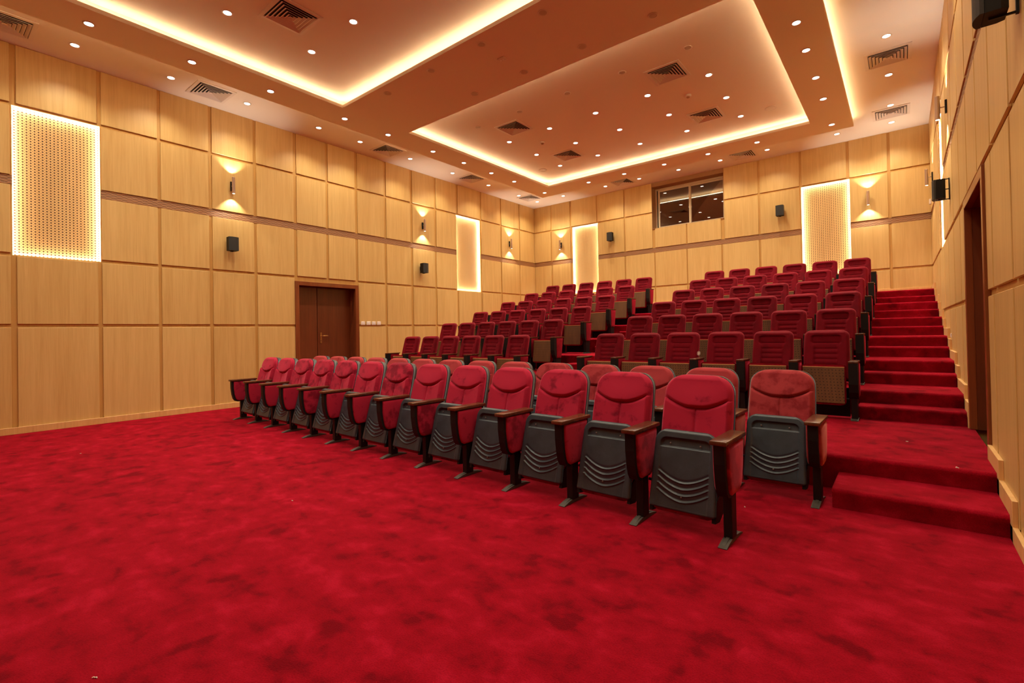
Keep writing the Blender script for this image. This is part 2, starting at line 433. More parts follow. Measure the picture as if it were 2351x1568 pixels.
# doors
def door(name, P, a, b, z0, z1, split, handle_u, dep=0.21):
    cw = 0.085
    bm = bmesh.new()
    wbox(bm, P, a, a + cw, z0, z1, -0.018, 0.04, 0.003); wbox(bm, P, b - cw, b, z0, z1, -0.018, 0.04, 0.003)
    wbox(bm, P, a + cw, b - cw, z1 - cw, z1, -0.018, 0.04, 0.003)
    fr = struct(obj(name, bm, 'mahogany_frame'))
    bm = bmesh.new()
    wbox(bm, P, a + 0.036, a + cw, z0, z1 - .036, 0.04, dep + 0.05); wbox(bm, P, b - cw, b - 0.036, z0, z1 - .036, 0.04, dep + 0.05)
    wbox(bm, P, a + cw, b - cw, z1 - cw, z1 - .036, 0.04, dep + 0.05)
    wbox(bm, P, b - cw - 0.022, b - cw, z0, z1 - cw, dep - 0.07, dep - 0.015)
    wbox(bm, P, a + cw, a + cw + 0.022, z0, z1 - cw, dep - 0.07, dep - 0.015)
    obj('door_lining', bm, 'mahogany', fr)
    for (p, q) in ((a + cw, split - 0.004), (split + 0.004, b - cw)):
        bm = bmesh.new(); wbox(bm, P, p + 0.002, q - 0.002, z0 + 0.008, z1 - cw - 0.004, dep, dep + 0.045, 0.003)
        leaf = obj('door_leaf', bm, 'mahogany', fr)
    bm = bmesh.new()
    wbox(bm, P, handle_u - 0.02, handle_u + 0.02, 1.15, 1.39, dep - 0.008, dep, 0.002)
    hz = 1.315
    add_tube(bm, [P(handle_u, hz, dep), P(handle_u, hz, dep - 0.05), P(handle_u + 0.03, hz, dep - 0.058), P(handle_u + 0.10, hz + .002, dep - 0.055), P(handle_u + 0.14, hz - .004, dep - 0.05)], 0.008, 10)
    obj('door_handle', bm, 'brass', leaf, smooth=True, angle=0.6)
    bm = bmesh.new(); wbox(bm, P, handle_u - 0.004, handle_u + 0.004, 1.20, 1.225, dep - 0.0095, dep - 0.007)
    obj('keyhole', bm, 'vent_dark', leaf)
door('door_1', WALLS['left']['P'], 5.05, 6.56, LV0, 2.468, 5.655, 5.735)
door('door_2', WALLS['right']['P'], 5.14, 6.60, LV0, 2.52, 5.74, 5.82)

# projection-booth window in the back wall
P = WALLS['back']['P']
wz0, wz1 = 4.235, 5.56
bm = bmesh.new()
for (a, b, c, e) in ((4.215, 4.222, wz0, wz1), (6.193, 6.20, wz0, wz1), (4.215, 6.20, wz0, wz0 + 0.006), (4.215, 6.20, wz1 - 0.12, wz1)):
    wbox(bm, P, a, b, c, e, 0.0, 0.30)
win = struct(obj('window_1', bm, 'plaster'))
fz1 = 5.44
bm = bmesh.new()
for (a, b, c, e) in ((4.222, 4.262, wz0, fz1), (6.155, 6.193, wz0, fz1), (4.262, 6.155, wz0 + .006, wz0 + .045), (4.262, 6.155, fz1 - 0.055, fz1)):
    wbox(bm, P, a, b, c, e, 0.27, 0.33, 0.002)
obj('window_frame', bm, 'window_frame', win)
for (a, b, dd) in ((4.30, 5.24, 0.275), (5.20, 6.15, 0.30)):
    bm = bmesh.new()
    for (p, q, c, e) in ((a, a + .05, wz0 + .045, fz1 - .055), (b - .05, b, wz0 + .045, fz1 - .055), (a + .05, b - .05, wz0 + .045, wz0 + .085), (a + .05, b - .05, fz1 - .10, fz1 - .055)):
        wbox(bm, P, p, q, c, e, dd, dd + 0.024, 0.002)
    s = obj('window_sash', bm, 'window_frame', win)
    bm = bmesh.new(); wbox(bm, P, a + .045, b - .045, wz0 + .08, fz1 - .095, dd + .010, dd + .014)
    obj('window_pane', bm, 'window_glass', s)
bm = bmesh.new()   # room behind the glass
for lo, hi in (((3.6, D + 2.4, 3.4), (6.9, D + 2.5, 5.9)), ((3.5, D + .27, 3.4), (3.6, D + 2.5, 5.9)), ((6.9, D + .27, 3.4), (7.0, D + 2.5, 5.9)),
               ((3.5, D + .27, 5.8), (7.0, D + 2.5, 5.9)), ((3.5, D + .27, 3.3), (7.0, D + 2.5, 3.4))): add_box(bm, lo, hi)
struct(obj('wall_booth', bm, 'booth_wall'))

# lit perforated niches
for side, w in WALLS.items():
    P = w['P']
    for i, (a, b) in enumerate(w['perf']):
        where = {'left': ('on left wall near the front, largest in view', 'far along left wall beyond the door'),
                 'right': ('on right wall beside the open floor', 'on right wall, seen edge-on as a yellow slit'),
                 'back': ('on back wall behind left seat block', 'on back wall behind right seat block')}[side][i]
        if side == 'right' and i == 0: continue
        c = P((a + b) / 2, (PZ[0] + PZ[1]) / 2, 0.1)
        t = thing('perforated_panel', 'glowing perforated maple wall panel ' + where, 'wall panel', c, 0, 'lit perforated wall panels')
        def loc_bm(fn):
            bm = bmesh.new(); fn(bm); bmesh.ops.translate(bm, verts=bm.verts, vec=-Vector(c)); return bm
        obj('perforated_board', loc_bm(lambda bm: wbox(bm, P, a - .048, b + .048, PZ[0] - .048, PZ[1] + .048, 0.088, 0.103)), 'perforated_maple', t)
        for (p, q, z0, z1) in ((a - .024, a - .012, PZ[0], PZ[1]), (b + .012, b + .024, PZ[0], PZ[1]), (a, b, PZ[0] - .024, PZ[0] - .012), (a, b, PZ[1] + .012, PZ[1] + .024)):
            obj('led_tape', loc_bm(lambda bm: wbox(bm, P, p, q, z0, z1, 0.033, 0.037)), 'niche_led', t)
# the niche nearest the camera on the right wall is out of view: closed flush board
bm = bmesh.new(); wbox(bm, WALLS['right']['P'], .945, 1.925, *PZ, 0.0, 0.02); obj('wall_panel', bm, 'maple', bpy.data.objects['wall_right'])

# ------------------------------------------------------------------ ceiling
ZR = 5.40; RT = 0.055; ZT = 5.585
RX0, RX1, RY0, RY1 = 1.355, 9.12, -3.4, 12.16
TR = [(2.06, 8.445, -2.6, 4.925), (2.08, 8.45, 6.395, 11.40)]
bm = bmesh.new()
cb = 0.16   # how far the cove pockets reach back over the dropped border
def holes_boxes(bm, x0, x1, y0, y1, z0, z1, holes):
    xs = sorted({x0, x1} | {h[0] for h in holes} | {h[1] for h in holes}); ys = sorted({y0, y1} | {h[2] for h in holes} | {h[3] for h in holes})
    for a, b in zip(xs, xs[1:]):
        for c, e in zip(ys, ys[1:]):
            if any(h[0] < (a + b) / 2 < h[1] and h[2] < (c + e) / 2 < h[3] for h in holes): continue
            add_box(bm, (a, c, z0), (b, e, z1))
# perimeter ceiling
holes_boxes(bm, -0.3, W + 0.3, FRONT - .3, D + 0.3, HC, HC + 0.10, [(RX0 + cb, RX1 - cb, RY0 + cb, RY1 - cb)])
ceil = struct(obj('ceiling', bm, 'ceiling_paint'))
bm = bmesh.new()   # dropped border with its two openings
holes_boxes(bm, RX0, RX1, RY0, RY1, ZR, ZR + RT, TR)
obj('ceiling_border', bm, 'ceiling_paint', ceil)
bm = bmesh.new()   # core between border and structure
holes_boxes(bm, RX0 + cb, RX1 - cb, RY0 + cb, RY1 - cb, ZR + RT, HC + .12, [(t[0] - cb, t[1] + cb, t[2] - cb, t[3] + cb) for t in TR])
obj('ceiling_core', bm, 'ceiling_paint', ceil)
bm = bmesh.new()
for t in TR: add_box(bm, (t[0] - cb - .02, t[2] - cb - .02, ZT), (t[1] + cb + .02, t[3] + cb + .02, ZT + 0.1))
obj('ceiling_tray', bm, 'ceiling_paint', ceil)
# LED tape lying on the lips
def tape(name_label, x0, x1, y0, y1, outward, n=10, name='cove_light'):
    """rectangle of tape; outward False: just outside the opening x0..x1,y0..y1"""
    bm = bmesh.new(); s = 0.05 if outward else 0.075; wd_ = 0.012; z0 = ZR + RT + (0.016 if outward else 0.001); z1 = z0 + 0.008
    if outward: X0, X1, Y0_, Y1_ = x0 + s, x1 - s, y0 + s, y1 - s
    else: X0, X1, Y0_, Y1_ = x0 - s, x1 + s, y0 - s, y1 + s
    for (p, q, horiz) in ((X0, X1, Y0_), (X0, X1, Y1_)):
        for k in range(n):
            add_box(bm, (p + (q - p) * k / n, horiz - wd_ / 2, z0), (p + (q - p) * (k + 1) / n - .004, horiz + wd_ / 2, z1))
    for xx in (X0, X1):
        for k in range(n):
            add_box(bm, (xx - wd_ / 2, Y0_ + (Y1_ - Y0_) * k / n, z0), (xx + wd_ / 2, Y0_ + (Y1_ - Y0_) * (k + 1) / n - .004, z1))
    o = obj(name, bm, 'outer_led' if outward else 'cove_led'); tag(o, name_label, 'cove lighting', 'LED cove lights in the ceiling')
tape('warm LED cove strip around the front ceiling tray, upper left of photo', *TR[0], False)
tape('warm LED cove strip around the rear ceiling tray above the raised seats', *TR[1], False)
tape('warm LED cove strip on outer rim of dropped ceiling border, brightest at right', RX0, RX1, RY0, RY1, True)

# ------------------------------------------------------------------ ceiling fittings
def spot(parent, z, energy, size=2.5, blend=0.9, col=DOWN_COL, radius=0.05, rot=None, loc=None):
    l = bpy.data.lights.new('lamp', 'SPOT'); l.energy = energy; l.color = col; l.spot_size = size; l.spot_blend = blend; l.shadow_soft_size = radius
    o = bpy.data.objects.new('lamp', l); C.objects.link(o); o.parent = parent; o.location = loc or (0, 0, z)
    if rot: o.rotation_euler = rot
    return o
proto = None; proto_off = None; lampdata = None
def downlight(x, y, z, label, group, lit=True):
    global proto, proto_off, lampdata
    src = proto if lit else proto_off
    if src is None:
        t = thing('downlight', '', 'ceiling light')
        bm = bmesh.new(); add_lathe(bm, [(0.058, 0.0), (0.064, -0.002), (0.066, -0.006), (0.055, -0.009), (0.047, -0.004), (0.046, 0.0)], 28)
        obj('bezel', bm, 'vent_paint' , t, True)
        bm = bmesh.new(); add_lathe(bm, [(0.047, -0.001), (0.047, -0.005), (0.03, -0.0065)], 24)
        obj('lens', bm, 'lamp_glow' if lit else 'lens_off', t)
        if lit: proto = t
        else: proto_off = t
        r_ = t; r_.location = (x, y, z)
    else: r_ = copy_tree(src, (x, y, z))
    if lit:
        if lampdata is None:
            lampdata = bpy.data.lights.new('lamp', 'SPOT'); lampdata.energy = DOWN_E; lampdata.color = DOWN_COL; lampdata.spot_size = 2.25; lampdata.spot_blend = 1.0; lampdata.shadow_soft_size = 0.045
        LAMPS.append((x, y, z - 0.05))
    tag(r_, label, 'ceiling light', group)
LAMPS = []
names_x = ['leftmost column', 'second column from the left', 'middle column', 'second column from the right', 'rightmost column']
def run(pts_, z, text, end, group, lit=True, start=0):
    for i, (x, y) in enumerate(pts_):
        downlight(x, y, z, 'lit round downlight %s, %s from %s' % (text, ORD[i + start], end) if lit else 'unlit round downlight %s, %s from %s' % (text, ORD[i + start], end), group, lit)
run([(.62, y) for y in (1.53, 2.71, 3.89, 5.28, 6.25, 7.64, 9.06, 10.49, 11.91, 12.88)], HC, 'in outer ceiling strip beside left wall', 'the front', 'downlights along the left wall')
run([(1.70, y) for y in (1.49, 2.66, 3.81, 5.19, 6.18, 7.40, 8.38, 9.38, 10.32, 11.75)], ZR, 'in dropped border, left side', 'the front', 'downlights in the left border')
run([(x, 11.75) for x in (3.17, 4.23, 5.30, 6.35, 7.40, 8.78)], ZR, 'in dropped border, rear side', 'the left corner', 'downlights in the rear border')
run([(x, 12.88) for x in (1.62, 3.09, 4.14, 5.25, 6.31, 7.38, 8.77)], HC, 'in outer strip along back wall', 'left', 'downlights along the back wall')
run([(8.79, y) for y in (10.33, 9.37, 8.35, 7.51)], ZR, 'in dropped border, right side', 'the rear corner', 'downlights in the right border')
run([(9.72, y) for y in (12.92, 11.91, 10.45, 9.03)], HC, 'in outer strip beside right wall', 'the back', 'downlights along the right wall')
TX = (3.03, 4.12, 5.21, 6.28, 7.36)
for j, y in enumerate((10.55, 9.52, 8.48)):
    for i, x in enumerate(TX):
        downlight(x, y, ZT, 'lit downlight in rear tray, %s, %s' % (names_x[i], ('row nearest the back wall', 'middle row', 'row nearest the front')[j]), 'downlights in the rear tray')
run([(x, 7.45) for x in TX], ZT, 'at front edge of rear tray', 'left', 'unlit downlights in the rear tray', False)
run([(x, 5.12) for x in (3.10, 4.19, 5.25, 6.31)], ZR, 'in cross border, front line', 'left', 'unlit downlights in the cross border', False)
run([(x, 6.10) for x in (4.20, 5.26, 6.31, 7.37)], ZR, 'in cross border, rear line', 'left', 'unlit downlights in the cross border', False)
downlight(2.98, 3.83, ZT, 'lit downlight in front ceiling tray, nearest its rear left corner', 'downlights in the front tray')
downlight(2.98, 2.66, ZT, 'lit downlight in front ceiling tray, leftmost in the photo', 'downlights in the front tray')
downlight(4.07, 3.83, ZT, 'lit downlight in front ceiling tray, right of the large vent', 'downlights in the front tray')
# fittings of the same runs that lie above and behind the camera
for i, (x, y, z) in enumerate([(x, y, ZT) for y in (3.83, 2.0, 0.2) for x in (5.2, 6.3, 7.4)] + [(x, 0.9, ZT) for x in (2.98, 4.07)] +
                              [(8.79, y, ZR) for y in (5.19, 3.2, 1.5)] + [(9.72, y, HC) for y in (6.8, 4.4, 2.2)] + [(.62, .2, HC), (1.7, .2, ZR)]):
    downlight(x, y, z, 'lit round downlight of the front ceiling, outside the photo', 'downlights outside the photo')
for (x, y, z) in LAMPS:
    o = bpy.data.objects.new('lamp', lampdata); C.objects.link(o); o.location = (x, y, z)

def make_vent():
    t = thing('ceiling_vent', '', 'air vent')
    bm = bmesh.new()
    def sq(bm, s0, z0, s1, z1):
        A = [bm.verts.new((sx * s0, sy * s0, z0)) for sx, sy in ((-1, -1), (1, -1), (1, 1), (-1, 1))]
        B = [bm.verts.new((sx * s1, sy * s1, z1)) for sx, sy in ((-1, -1), (1, -1), (1, 1), (-1, 1))]
        for i in range(4): bm.faces.new([A[i], A[(i + 1) % 4], B[(i + 1) % 4], B[i]])
    sq(bm, 0.295, 0, 0.297, -0.010); sq(bm, 0.297, -0.010, 0.250, -0.014); sq(bm, 0.250, -0.014, 0.243, -0.002)
    obj('frame', bm, 'vent_paint', t)
    for k in range(5):
        bm = bmesh.new(); s = 0.236 - 0.044 * k
        sq(bm, s, -0.026, s - 0.030, -0.004); sq(bm, s, -0.026, s - 0.004, -0.028); sq(bm, s - 0.004, -0.028, s - 0.034, -0.006)
        obj('louvre', bm, 'vent_paint', t)
    bm = bmesh.new(); sq(bm, 0.026, -0.024, 0.001, -0.014); obj('centre_plate', bm, 'vent_paint', t)
    bm = bmesh.new(); add_box(bm, (-0.245, -0.245, -0.0025), (0.245, 0.245, -0.0005)); obj('duct', bm, 'vent_dark', t)
    return t
vents = [(3.54, 3.23, ZT, 'large square ceiling vent in front tray, top of photo'),
         (3.57, 7.97, ZT, 'square vent in rear tray, front left of four'), (6.84, 7.97, ZT, 'square vent in rear tray, front right of four'),
         (3.57, 10.05, ZT, 'square vent in rear tray, back left of four'), (6.84, 10.05, ZT, 'square vent in rear tray, back right of four'),
         (.60, .83, HC, 'square vent in left ceiling strip, cut by photo edge'), (.60, 3.31, HC, 'square vent in left ceiling strip, second from the front'),
         (.66, 6.96, HC, 'square vent in left ceiling strip, above the double door'), (.68, 9.72, HC, 'square vent in left ceiling strip, second from the back corner'),
         (.70, 12.35, HC, 'square vent in left ceiling strip, at the back corner'),
         (3.65, 12.83, HC, 'square vent in back ceiling strip, left of booth window'), (6.84, 12.85, HC, 'square vent in back ceiling strip, right of booth window'),
         (9.72, 9.75, HC, 'square vent in right ceiling strip, nearer one'), (9.72, 12.33, HC, 'square vent in right ceiling strip, near the back wall')]
v0 = None
for (x, y, z, lab) in vents:
    if v0 is None: v0 = make_vent(); v0.location = (x, y, z); t = v0
    else: t = copy_tree(v0, (x, y, z))
    tag(t, lab, 'air vent', 'square ceiling vents')
for i, (x, y) in enumerate(((6.85, 8.96), (3.58, 8.98))):
    t = thing('smoke_detector', ('smoke detector on rear tray, between the two right vents', 'smoke detector on rear tray, between the two left vents')[i], 'smoke detector', (x, y, ZT), 0, 'smoke detectors')
    bm = bmesh.new(); add_lathe(bm, [(0.055, 0), (0.055, -0.018), (0.045, -0.03), (0.03, -0.032)], 24); obj('base', bm, 'vent_paint', t, True, angle=.6)
    bm = bmesh.new(); add_lathe(bm, [(0.030, -0.03), (0.028, -0.048), (0.012, -0.052)], 20); obj('sensor_head', bm, 'vent_dark' if i == 5 else 'plaster', t, True, angle=.6)
for i, (x, y) in enumerate(((2.50, 10.53), (7.90, 10.56))):
    t = thing('ceiling_speaker', ('round ceiling speaker in rear left corner of rear tray', 'round ceiling speaker in rear right corner of rear tray')[i], 'ceiling speaker', (x, y, ZT), 0, 'round ceiling speakers')
    bm = bmesh.new(); add_lathe(bm, [(0.105, 0), (0.108, -0.006), (0.092, -0.010), (0.09, -0.004)], 32); obj('rim', bm, 'vent_paint', t, True, angle=.6)
    bm = bmesh.new(); add_lathe(bm, [(0.09, -0.003), (0.088, -0.007)], 32); obj('grille', bm, 'vent_paint', t)
t = thing('occupancy_sensor', 'small white box sensor on the ceiling cross border', 'sensor', (5.24, 5.58, ZR))
bm = bmesh.new(); add_box(bm, (-.06, -.04, -.02), (.06, .04, 0), 0.006, 2); obj('housing', bm, 'vent_paint', t)
bm = bmesh.new()
for sx in (-1, 1): add_lathe(bm, [(.014, -.02), (.012, -.032), (.004, -.035)], 12, (sx * .025, 0, 0))
obj('sensor_eyes', bm, 'switch_plastic', t)

# ------------------------------------------------------------------ wall fittings
def sconce_proto():
    """local frame: wall plane at y=0, room towards -y"""
    t = thing('wall_sconce', '', 'wall light')
    bm = bmesh.new(); add_lathe(bm, [(.0255, -.155), (.028, -.152), (.028, .152), (.0255, .155)], 24, (0, -.095, 0)); obj('tube', bm, 'sconce_metal', t, True, angle=.6)
    bm = bmesh.new(); add_box(bm, (-.024, -.022, -.085), (.024, 0, .085), 0.002); obj('backplate', bm, 'black_metal', t)
    bm = bmesh.new(); add_tube(bm, [(0, -.02, 0), (0, -.07, 0)], .009, 10); obj('stem', bm, 'sconce_metal', t)
    for s in (-1, 1):
        bm = bmesh.new(); add_lathe(bm, [(.022, s * .1535), (.021, s * .1565)], 20, (0, -.095, 0)); obj('lens', bm, 'sconce_glow', t)
    return t
sp0 = None
slamp = bpy.data.lights.new('lamp', 'SPOT'); slamp.energy = SCONCE_E; slamp.color = SCONCE_COL; slamp.spot_size = 1.75; slamp.spot_blend = 0.55; slamp.shadow_soft_size = 0.012
for (loc, rz, lab) in (((0, 3.85, 4.165), PI / 2, 'silver tube wall sconce on left wall, nearest, left of double door'),
                       ((0, 8.53, 4.17), PI / 2, 'silver tube wall sconce on left wall, just before glowing panel'),
                       ((0, 12.16, 4.165), PI / 2, 'silver tube wall sconce on left wall, nearest the back corner'),
                       ((1.085, D, 4.165), 0, 'silver tube wall sconce on back wall, left end'),
                       ((9.27, D, 4.165), 0, 'silver tube wall sconce on back wall, right end'),
                       ((W, 8.55, 4.165), -PI / 2, 'silver tube wall sconce on right wall, nearer one'),
                       ((W, 12.4, 4.165), -PI / 2, 'silver tube wall sconce on right wall, farther one')):
    if sp0 is None: sp0 = sconce_proto(); sp0.location = loc; sp0.rotation_euler = (0, 0, rz); t = sp0
    else: t = copy_tree(sp0, loc, rz)
    tag(t, lab, 'wall light', 'up and down wall sconces')
    off = Matrix.Rotation(rz, 3, 'Z') @ Vector((0, -.095, 0))
    for s in (-1, 1):
        o = bpy.data.objects.new('lamp', slamp); C.objects.link(o)
        o.location = Vector(loc) + off + Vector((0, 0, s * .165)); o.rotation_euler = (PI if s > 0 else 0, 0, 0)

def speaker_proto(big=False):
    """wall plane y=0, front towards -y"""
    t = thing('wall_speaker', '', 'speaker')
    w2, h2, dd = .085, .125, (.112 if big else .15)
    y1 = -.055 if not big else -.045
    out = [(-w2 * .82, y1), (-w2, y1 - .03), (-w2, y1 - dd + .03)]
    for i in range(7):
        a = -1 + 2 * i / 6; out.append((a * w2, y1 - dd - .022 * (1 - a * a)))
    out += [(w2, y1 - dd + .03), (w2, y1 - .03), (w2 * .82, y1)]
    bm = bmesh.new(); add_prism(bm, [(p[0] * .97, p[1] if p[1] > y1 - dd + .02 else y1 - dd + .02) for p in out], -h2, h2, 'z'); obj('cabinet', bm, 'black_plastic', t)
    front = [p for p in out if p[1] <= y1 - dd + .001]
    bm = bmesh.new(); add_prism(bm, front + [(w2, y1 - dd + .018), (-w2, y1 - dd + .018)], -h2 * 1.0, h2 * 1.0, 'z'); obj('grille', bm, 'speaker_grille', t)
    bm = bmesh.new()
    if big:
        for zz_ in (-.13, .0, .13): add_box(bm, (-.006, y1 - .07 if zz_ else y1, zz_ - .005), (.006, -.004, zz_ + .005))
        add_box(bm, (-.012, -.012, -.14), (.012, 0, .14))
    else:
        add_box(bm, (-.03, -.006, -.05), (.03, 0, .05)); add_box(bm, (-.012, y1 - .02, -.015), (.012, -.003, .015)); add_box(bm, (-.02, y1 - .08, -h2 - .014), (.02, y1 - .03, -h2))
    obj('bracket', bm, 'black_metal', t)
    return t
s0 = speaker_proto(); s1 = speaker_proto(True)
lst = [(s0, (0, 3.80, 3.05), PI / 2, 'small black speaker on left wall, left of double door'),
       (s0, (0, 8.45, 3.03), PI / 2, 'small black speaker on left wall, before glowing panel'),
       (s0, (2.94, D, 4.17), 0, 'small black speaker on back wall, left of booth window'),
       (s0, (7.53, D, 4.17), 0, 'small black speaker on back wall, right of booth window'),
       (s1, (W, 8.45, 3.06), -PI / 2, 'black speaker on wire bracket on right wall, above the stairs'),
       (s1, (W, 3.64, 3.06), -PI / 2, 'black speaker on bracket, cut off by photo top right')]
used = set()
for (src, loc, rz, lab) in lst:
    if id(src) not in used: used.add(id(src)); t = src; t.location = loc; t.rotation_euler = (0, 0, rz)
    else: t = copy_tree(src, loc, rz)
    tag(t, lab, 'speaker', 'wall speakers')
# light switches beside the left door
sw0 = None
for i, y in enumerate((6.67, 6.822, 6.967, 7.113)):
    lab = 'white light switch beside double door, %s of four' % ('leftmost', 'second from left', 'third from left', 'rightmost')[i]
    if sw0 is None:
        t = sw0 = thing('light_switch', lab, 'light switch', (0, y, 1.595))
        bm = bmesh.new(); add_box(bm, (0, -.052, -.042), (.008, .052, .042), .002); obj('cover_plate', bm, 'switch_plastic', t)
        bm = bmesh.new(); add_box(bm, (.008, -.03, -.03), (.012, .03, .03), .0015); obj('rocker', bm, 'switch_plastic', t)
    else: t = copy_tree(sw0, (0, y, 1.595))
    tag(t, lab, 'light switch', 'light switches by the door')
t = thing('wall_socket', 'small white wall socket low on right wall above the stairs', 'socket', (W, 8.82, 1.157))
bm = bmesh.new(); add_box(bm, (-.008, -.03, -.03), (0, .03, .03), .002); obj('cover_plate', bm, 'switch_plastic', t)
bm = bmesh.new(); add_box(bm, (-.013, -.016, -.02), (-.008, .016, .02), .002); obj('flap', bm, 'switch_plastic', t)
t = thing('wall_sensor', 'small pale box high on right wall by the back corner', 'sensor', (W, 13.3, 3.86))
bm = bmesh.new(); add_box(bm, (-.035, -.03, -.055), (0, .03, .055), .008, 2); obj('housing', bm, 'switch_plastic', t)

LINT = [(7.372, .447, 0, .020, .004, 'tiny white lint fleck on carpet at bottom left edge of photo'),
        (2.40, 1.25, 0, .016, .003, 'tiny white lint fleck on carpet in front of the left wall'),
        (6.02, 1.91, 0, .014, .003, 'tiny white lint fleck on the open carpet before the front row'),
        (8.90, 3.82, 0, .014, .003, 'tiny white lint fleck on carpet between front and second row'),
        (9.83, 5.53, .275, .016, .004, 'tiny white lint fleck on the carpeted landing'),
        (10.11, 4.71, .275, .034, .012, 'curled white thread on the edge of the carpeted landing')]
TUFT = (7.66, 6.72, .978)
# ------------------------------------------------------------------ seats
def cushion(w_fn, z0, z1, rad_top, rad_bot, T, y_fn, disp=None, nx=44, nz=56, R=0.035, back=0.02, rx=None, pw=2.0):
    """upholstered pad: heightfield over a rounded outline. y_fn(z): lean of the mid plane. front towards -y"""
    bm = bmesh.new(); zs = []
    for j in range(nz + 1):
        t_ = j / nz; t_ = 0.5 - 0.5 * math.cos(PI * t_) if True else t_
        zs.append(z0 + (z1 - z0) * (0.55 * j / nz + 0.45 * t_))
    ss = [0.72 * (2 * i / nx - 1) + 0.28 * (2 * i / nx - 1) * (1.5 - 0.5 * (2 * i / nx - 1) ** 2) for i in range(nx + 1)]
    F = []; B = []
    for zq in zs:
        hw = w_fn((zq - z0) / (z1 - z0))
        if zq > z1 - rad_top: k = (zq - (z1 - rad_top)) / rad_top; hw -= (rx or rad_top) * (1 - max(0, 1 - k ** pw) ** (1 / pw))
        if zq < z0 + rad_bot: k = ((z0 + rad_bot) - zq) / rad_bot; hw -= rad_bot * (1 - math.sqrt(max(0, 1 - k * k)))
        hw = max(hw, 0.004); fr_, br_ = [], []
        for s in ss:
            x = s * hw
            e = min((1 - abs(s)) * hw, z1 - zq, zq - z0)
            ef = min(max(e / R, 0), 1); prof = math.sqrt(max(0, 1 - (1 - ef) ** 2))
            d_ = disp(x, zq) * ef if disp else 0.0
            fr_.append(bm.verts.new((x, y_fn(zq) - T * prof - d_, zq)))
            br_.append(bm.verts.new((x, y_fn(zq) + back * prof, zq)))
        F.append(fr_); B.append(br_)
    for j in range(nz):
        for i in range(nx):
            bm.faces.new([F[j][i], F[j][i + 1], F[j + 1][i + 1], F[j + 1][i]])
            bm.faces.new([B[j][i + 1], B[j][i], B[j + 1][i], B[j + 1][i + 1]])
    n = nx
    for j in range(nz):
        bm.faces.new([F[j][0], F[j + 1][0], B[j + 1][0], B[j][0]]); bm.faces.new([F[j + 1][n], F[j][n], B[j][n], B[j + 1][n]])
    for i in range(nx):
        bm.faces.new([F[0][i + 1], F[0][i], B[0][i], B[0][i + 1]]); bm.faces.new([F[nz][i], F[nz][i + 1], B[nz][i + 1], B[nz][i]])
    bmesh.ops.recalc_face_normals(bm, faces=bm.faces)
    return bm
gauss = lambda v, s: math.exp(-(v / s) ** 2)
def smooth01(v): v = min(max(v, 0), 1); return v * v * (3 - 2 * v)

HP = 0.2877           # half pitch of the front rows
def seamz(x):
    ax = abs(x)
    return 0.752 + 0.060 * min(max((ax - 0.045) / 0.165, 0), 1) ** 1.6 if ax < .21 else 0.812
def dispA(x, z):
    s = seamz(x); fade = 1 if abs(x) < 0.195 else max(0, 1 - (abs(x) - .195) / .015)
    d = -0.013 * gauss(z - s, 0.0042) * fade
    if z > s: d += 0.026 * smooth01((z - s) / 0.030) * (1 - 0.75 * smooth01((z - s - .03) / .17)) * (1 - 0.8 * (x / .24) ** 2)
    else: d += 0.006 * smooth01((s - z) / 0.02) - 0.010 * gauss(x, 0.0050) * smooth01((s - z) / .01) - 0.004 * gauss(x, 0.02); d += 0.016 * (x / .2) ** 2
    return d
yA = lambda z: 0.20 + 0.155 * (z - 0.40) / 0.58
def arm_outline(scale=1.0):
    o = [(-.180, .615), (-.178, .50), (-.165, .40), (-.148, .335), (-.125, .300), (-.09, .288), (.06, .296), (.11, .315), (.14, .36), (.16, .45), (.185, .615)]
    return o
def arm_A(t, x):
    """armrest standard at local x"""
    bm = bmesh.new(); add_box(bm, (x - .05, -.20, .615), (x + .05, .20, .642), .006, 2); obj('armrest', bm, 'armrest_wood', t, True, angle=.5)
    bm = bmesh.new(); add_prism(bm, arm_outline(), x - .032, x + .032, 'x'); obj('side_frame', bm, 'black_plastic', t)
    ins = [(-.150, .607), (-.150, .50), (-.140, .41), (-.126, .35), (-.108, .318), (-.08, .304), (.05, .310), (.09, .326), (.115, .365), (.135, .45), (.155, .607)]
    for s in (-1, 1):
        bm = bmesh.new()
        cx_ = sum(p[0] for p in ins) / len(ins); cz_ = sum(p[1] for p in ins) / len(ins)
        rings = []
        for (k, off) in ((1.0, .030), (1.0, .040), (.95, .0465), (.86, .049), (.4, .050)):
            rings.append([bm.verts.new((x + s * off, cx_ + (p[0] - cx_) * k, cz_ + (p[1] - cz_) * k)) for p in ins])
        n = len(ins)
        for A, B in zip(rings, rings[1:]):
            for i in range(n): bm.faces.new([A[i], A[(i + 1) % n], B[(i + 1) % n], B[i]])
        bm.faces.new(rings[-1]); bmesh.ops.recalc_face_normals(bm, faces=bm.faces)
        obj('side_pad', bm, 'crimson_velvet', t, True, angle=.8)
    bm = bmesh.new(); add_box(bm, (x - .026, -.045, .02), (x + .026, .045, .30), .004); obj('post', bm, 'black_metal', t)
    bm = bmesh.new()
    prof = [(-.155, 0), (-.158, .004), (-.14, .009), (-.10, .020), (-.05, .028), (.05, .028), (.11, .020), (.155, .009), (.165, .004), (.162, 0), (.10, .004), (-.10, .004)]
    add_prism(bm, prof, x - .026, x + .026, 'x'); add_prism(bm, [(-.14, .008), (-.10, .022), (-.05, .033), (.05, .033), (.11, .022), (.15, .008)], x - .010, x + .010, 'x')
    obj('foot', bm, 'foot_metal', t)
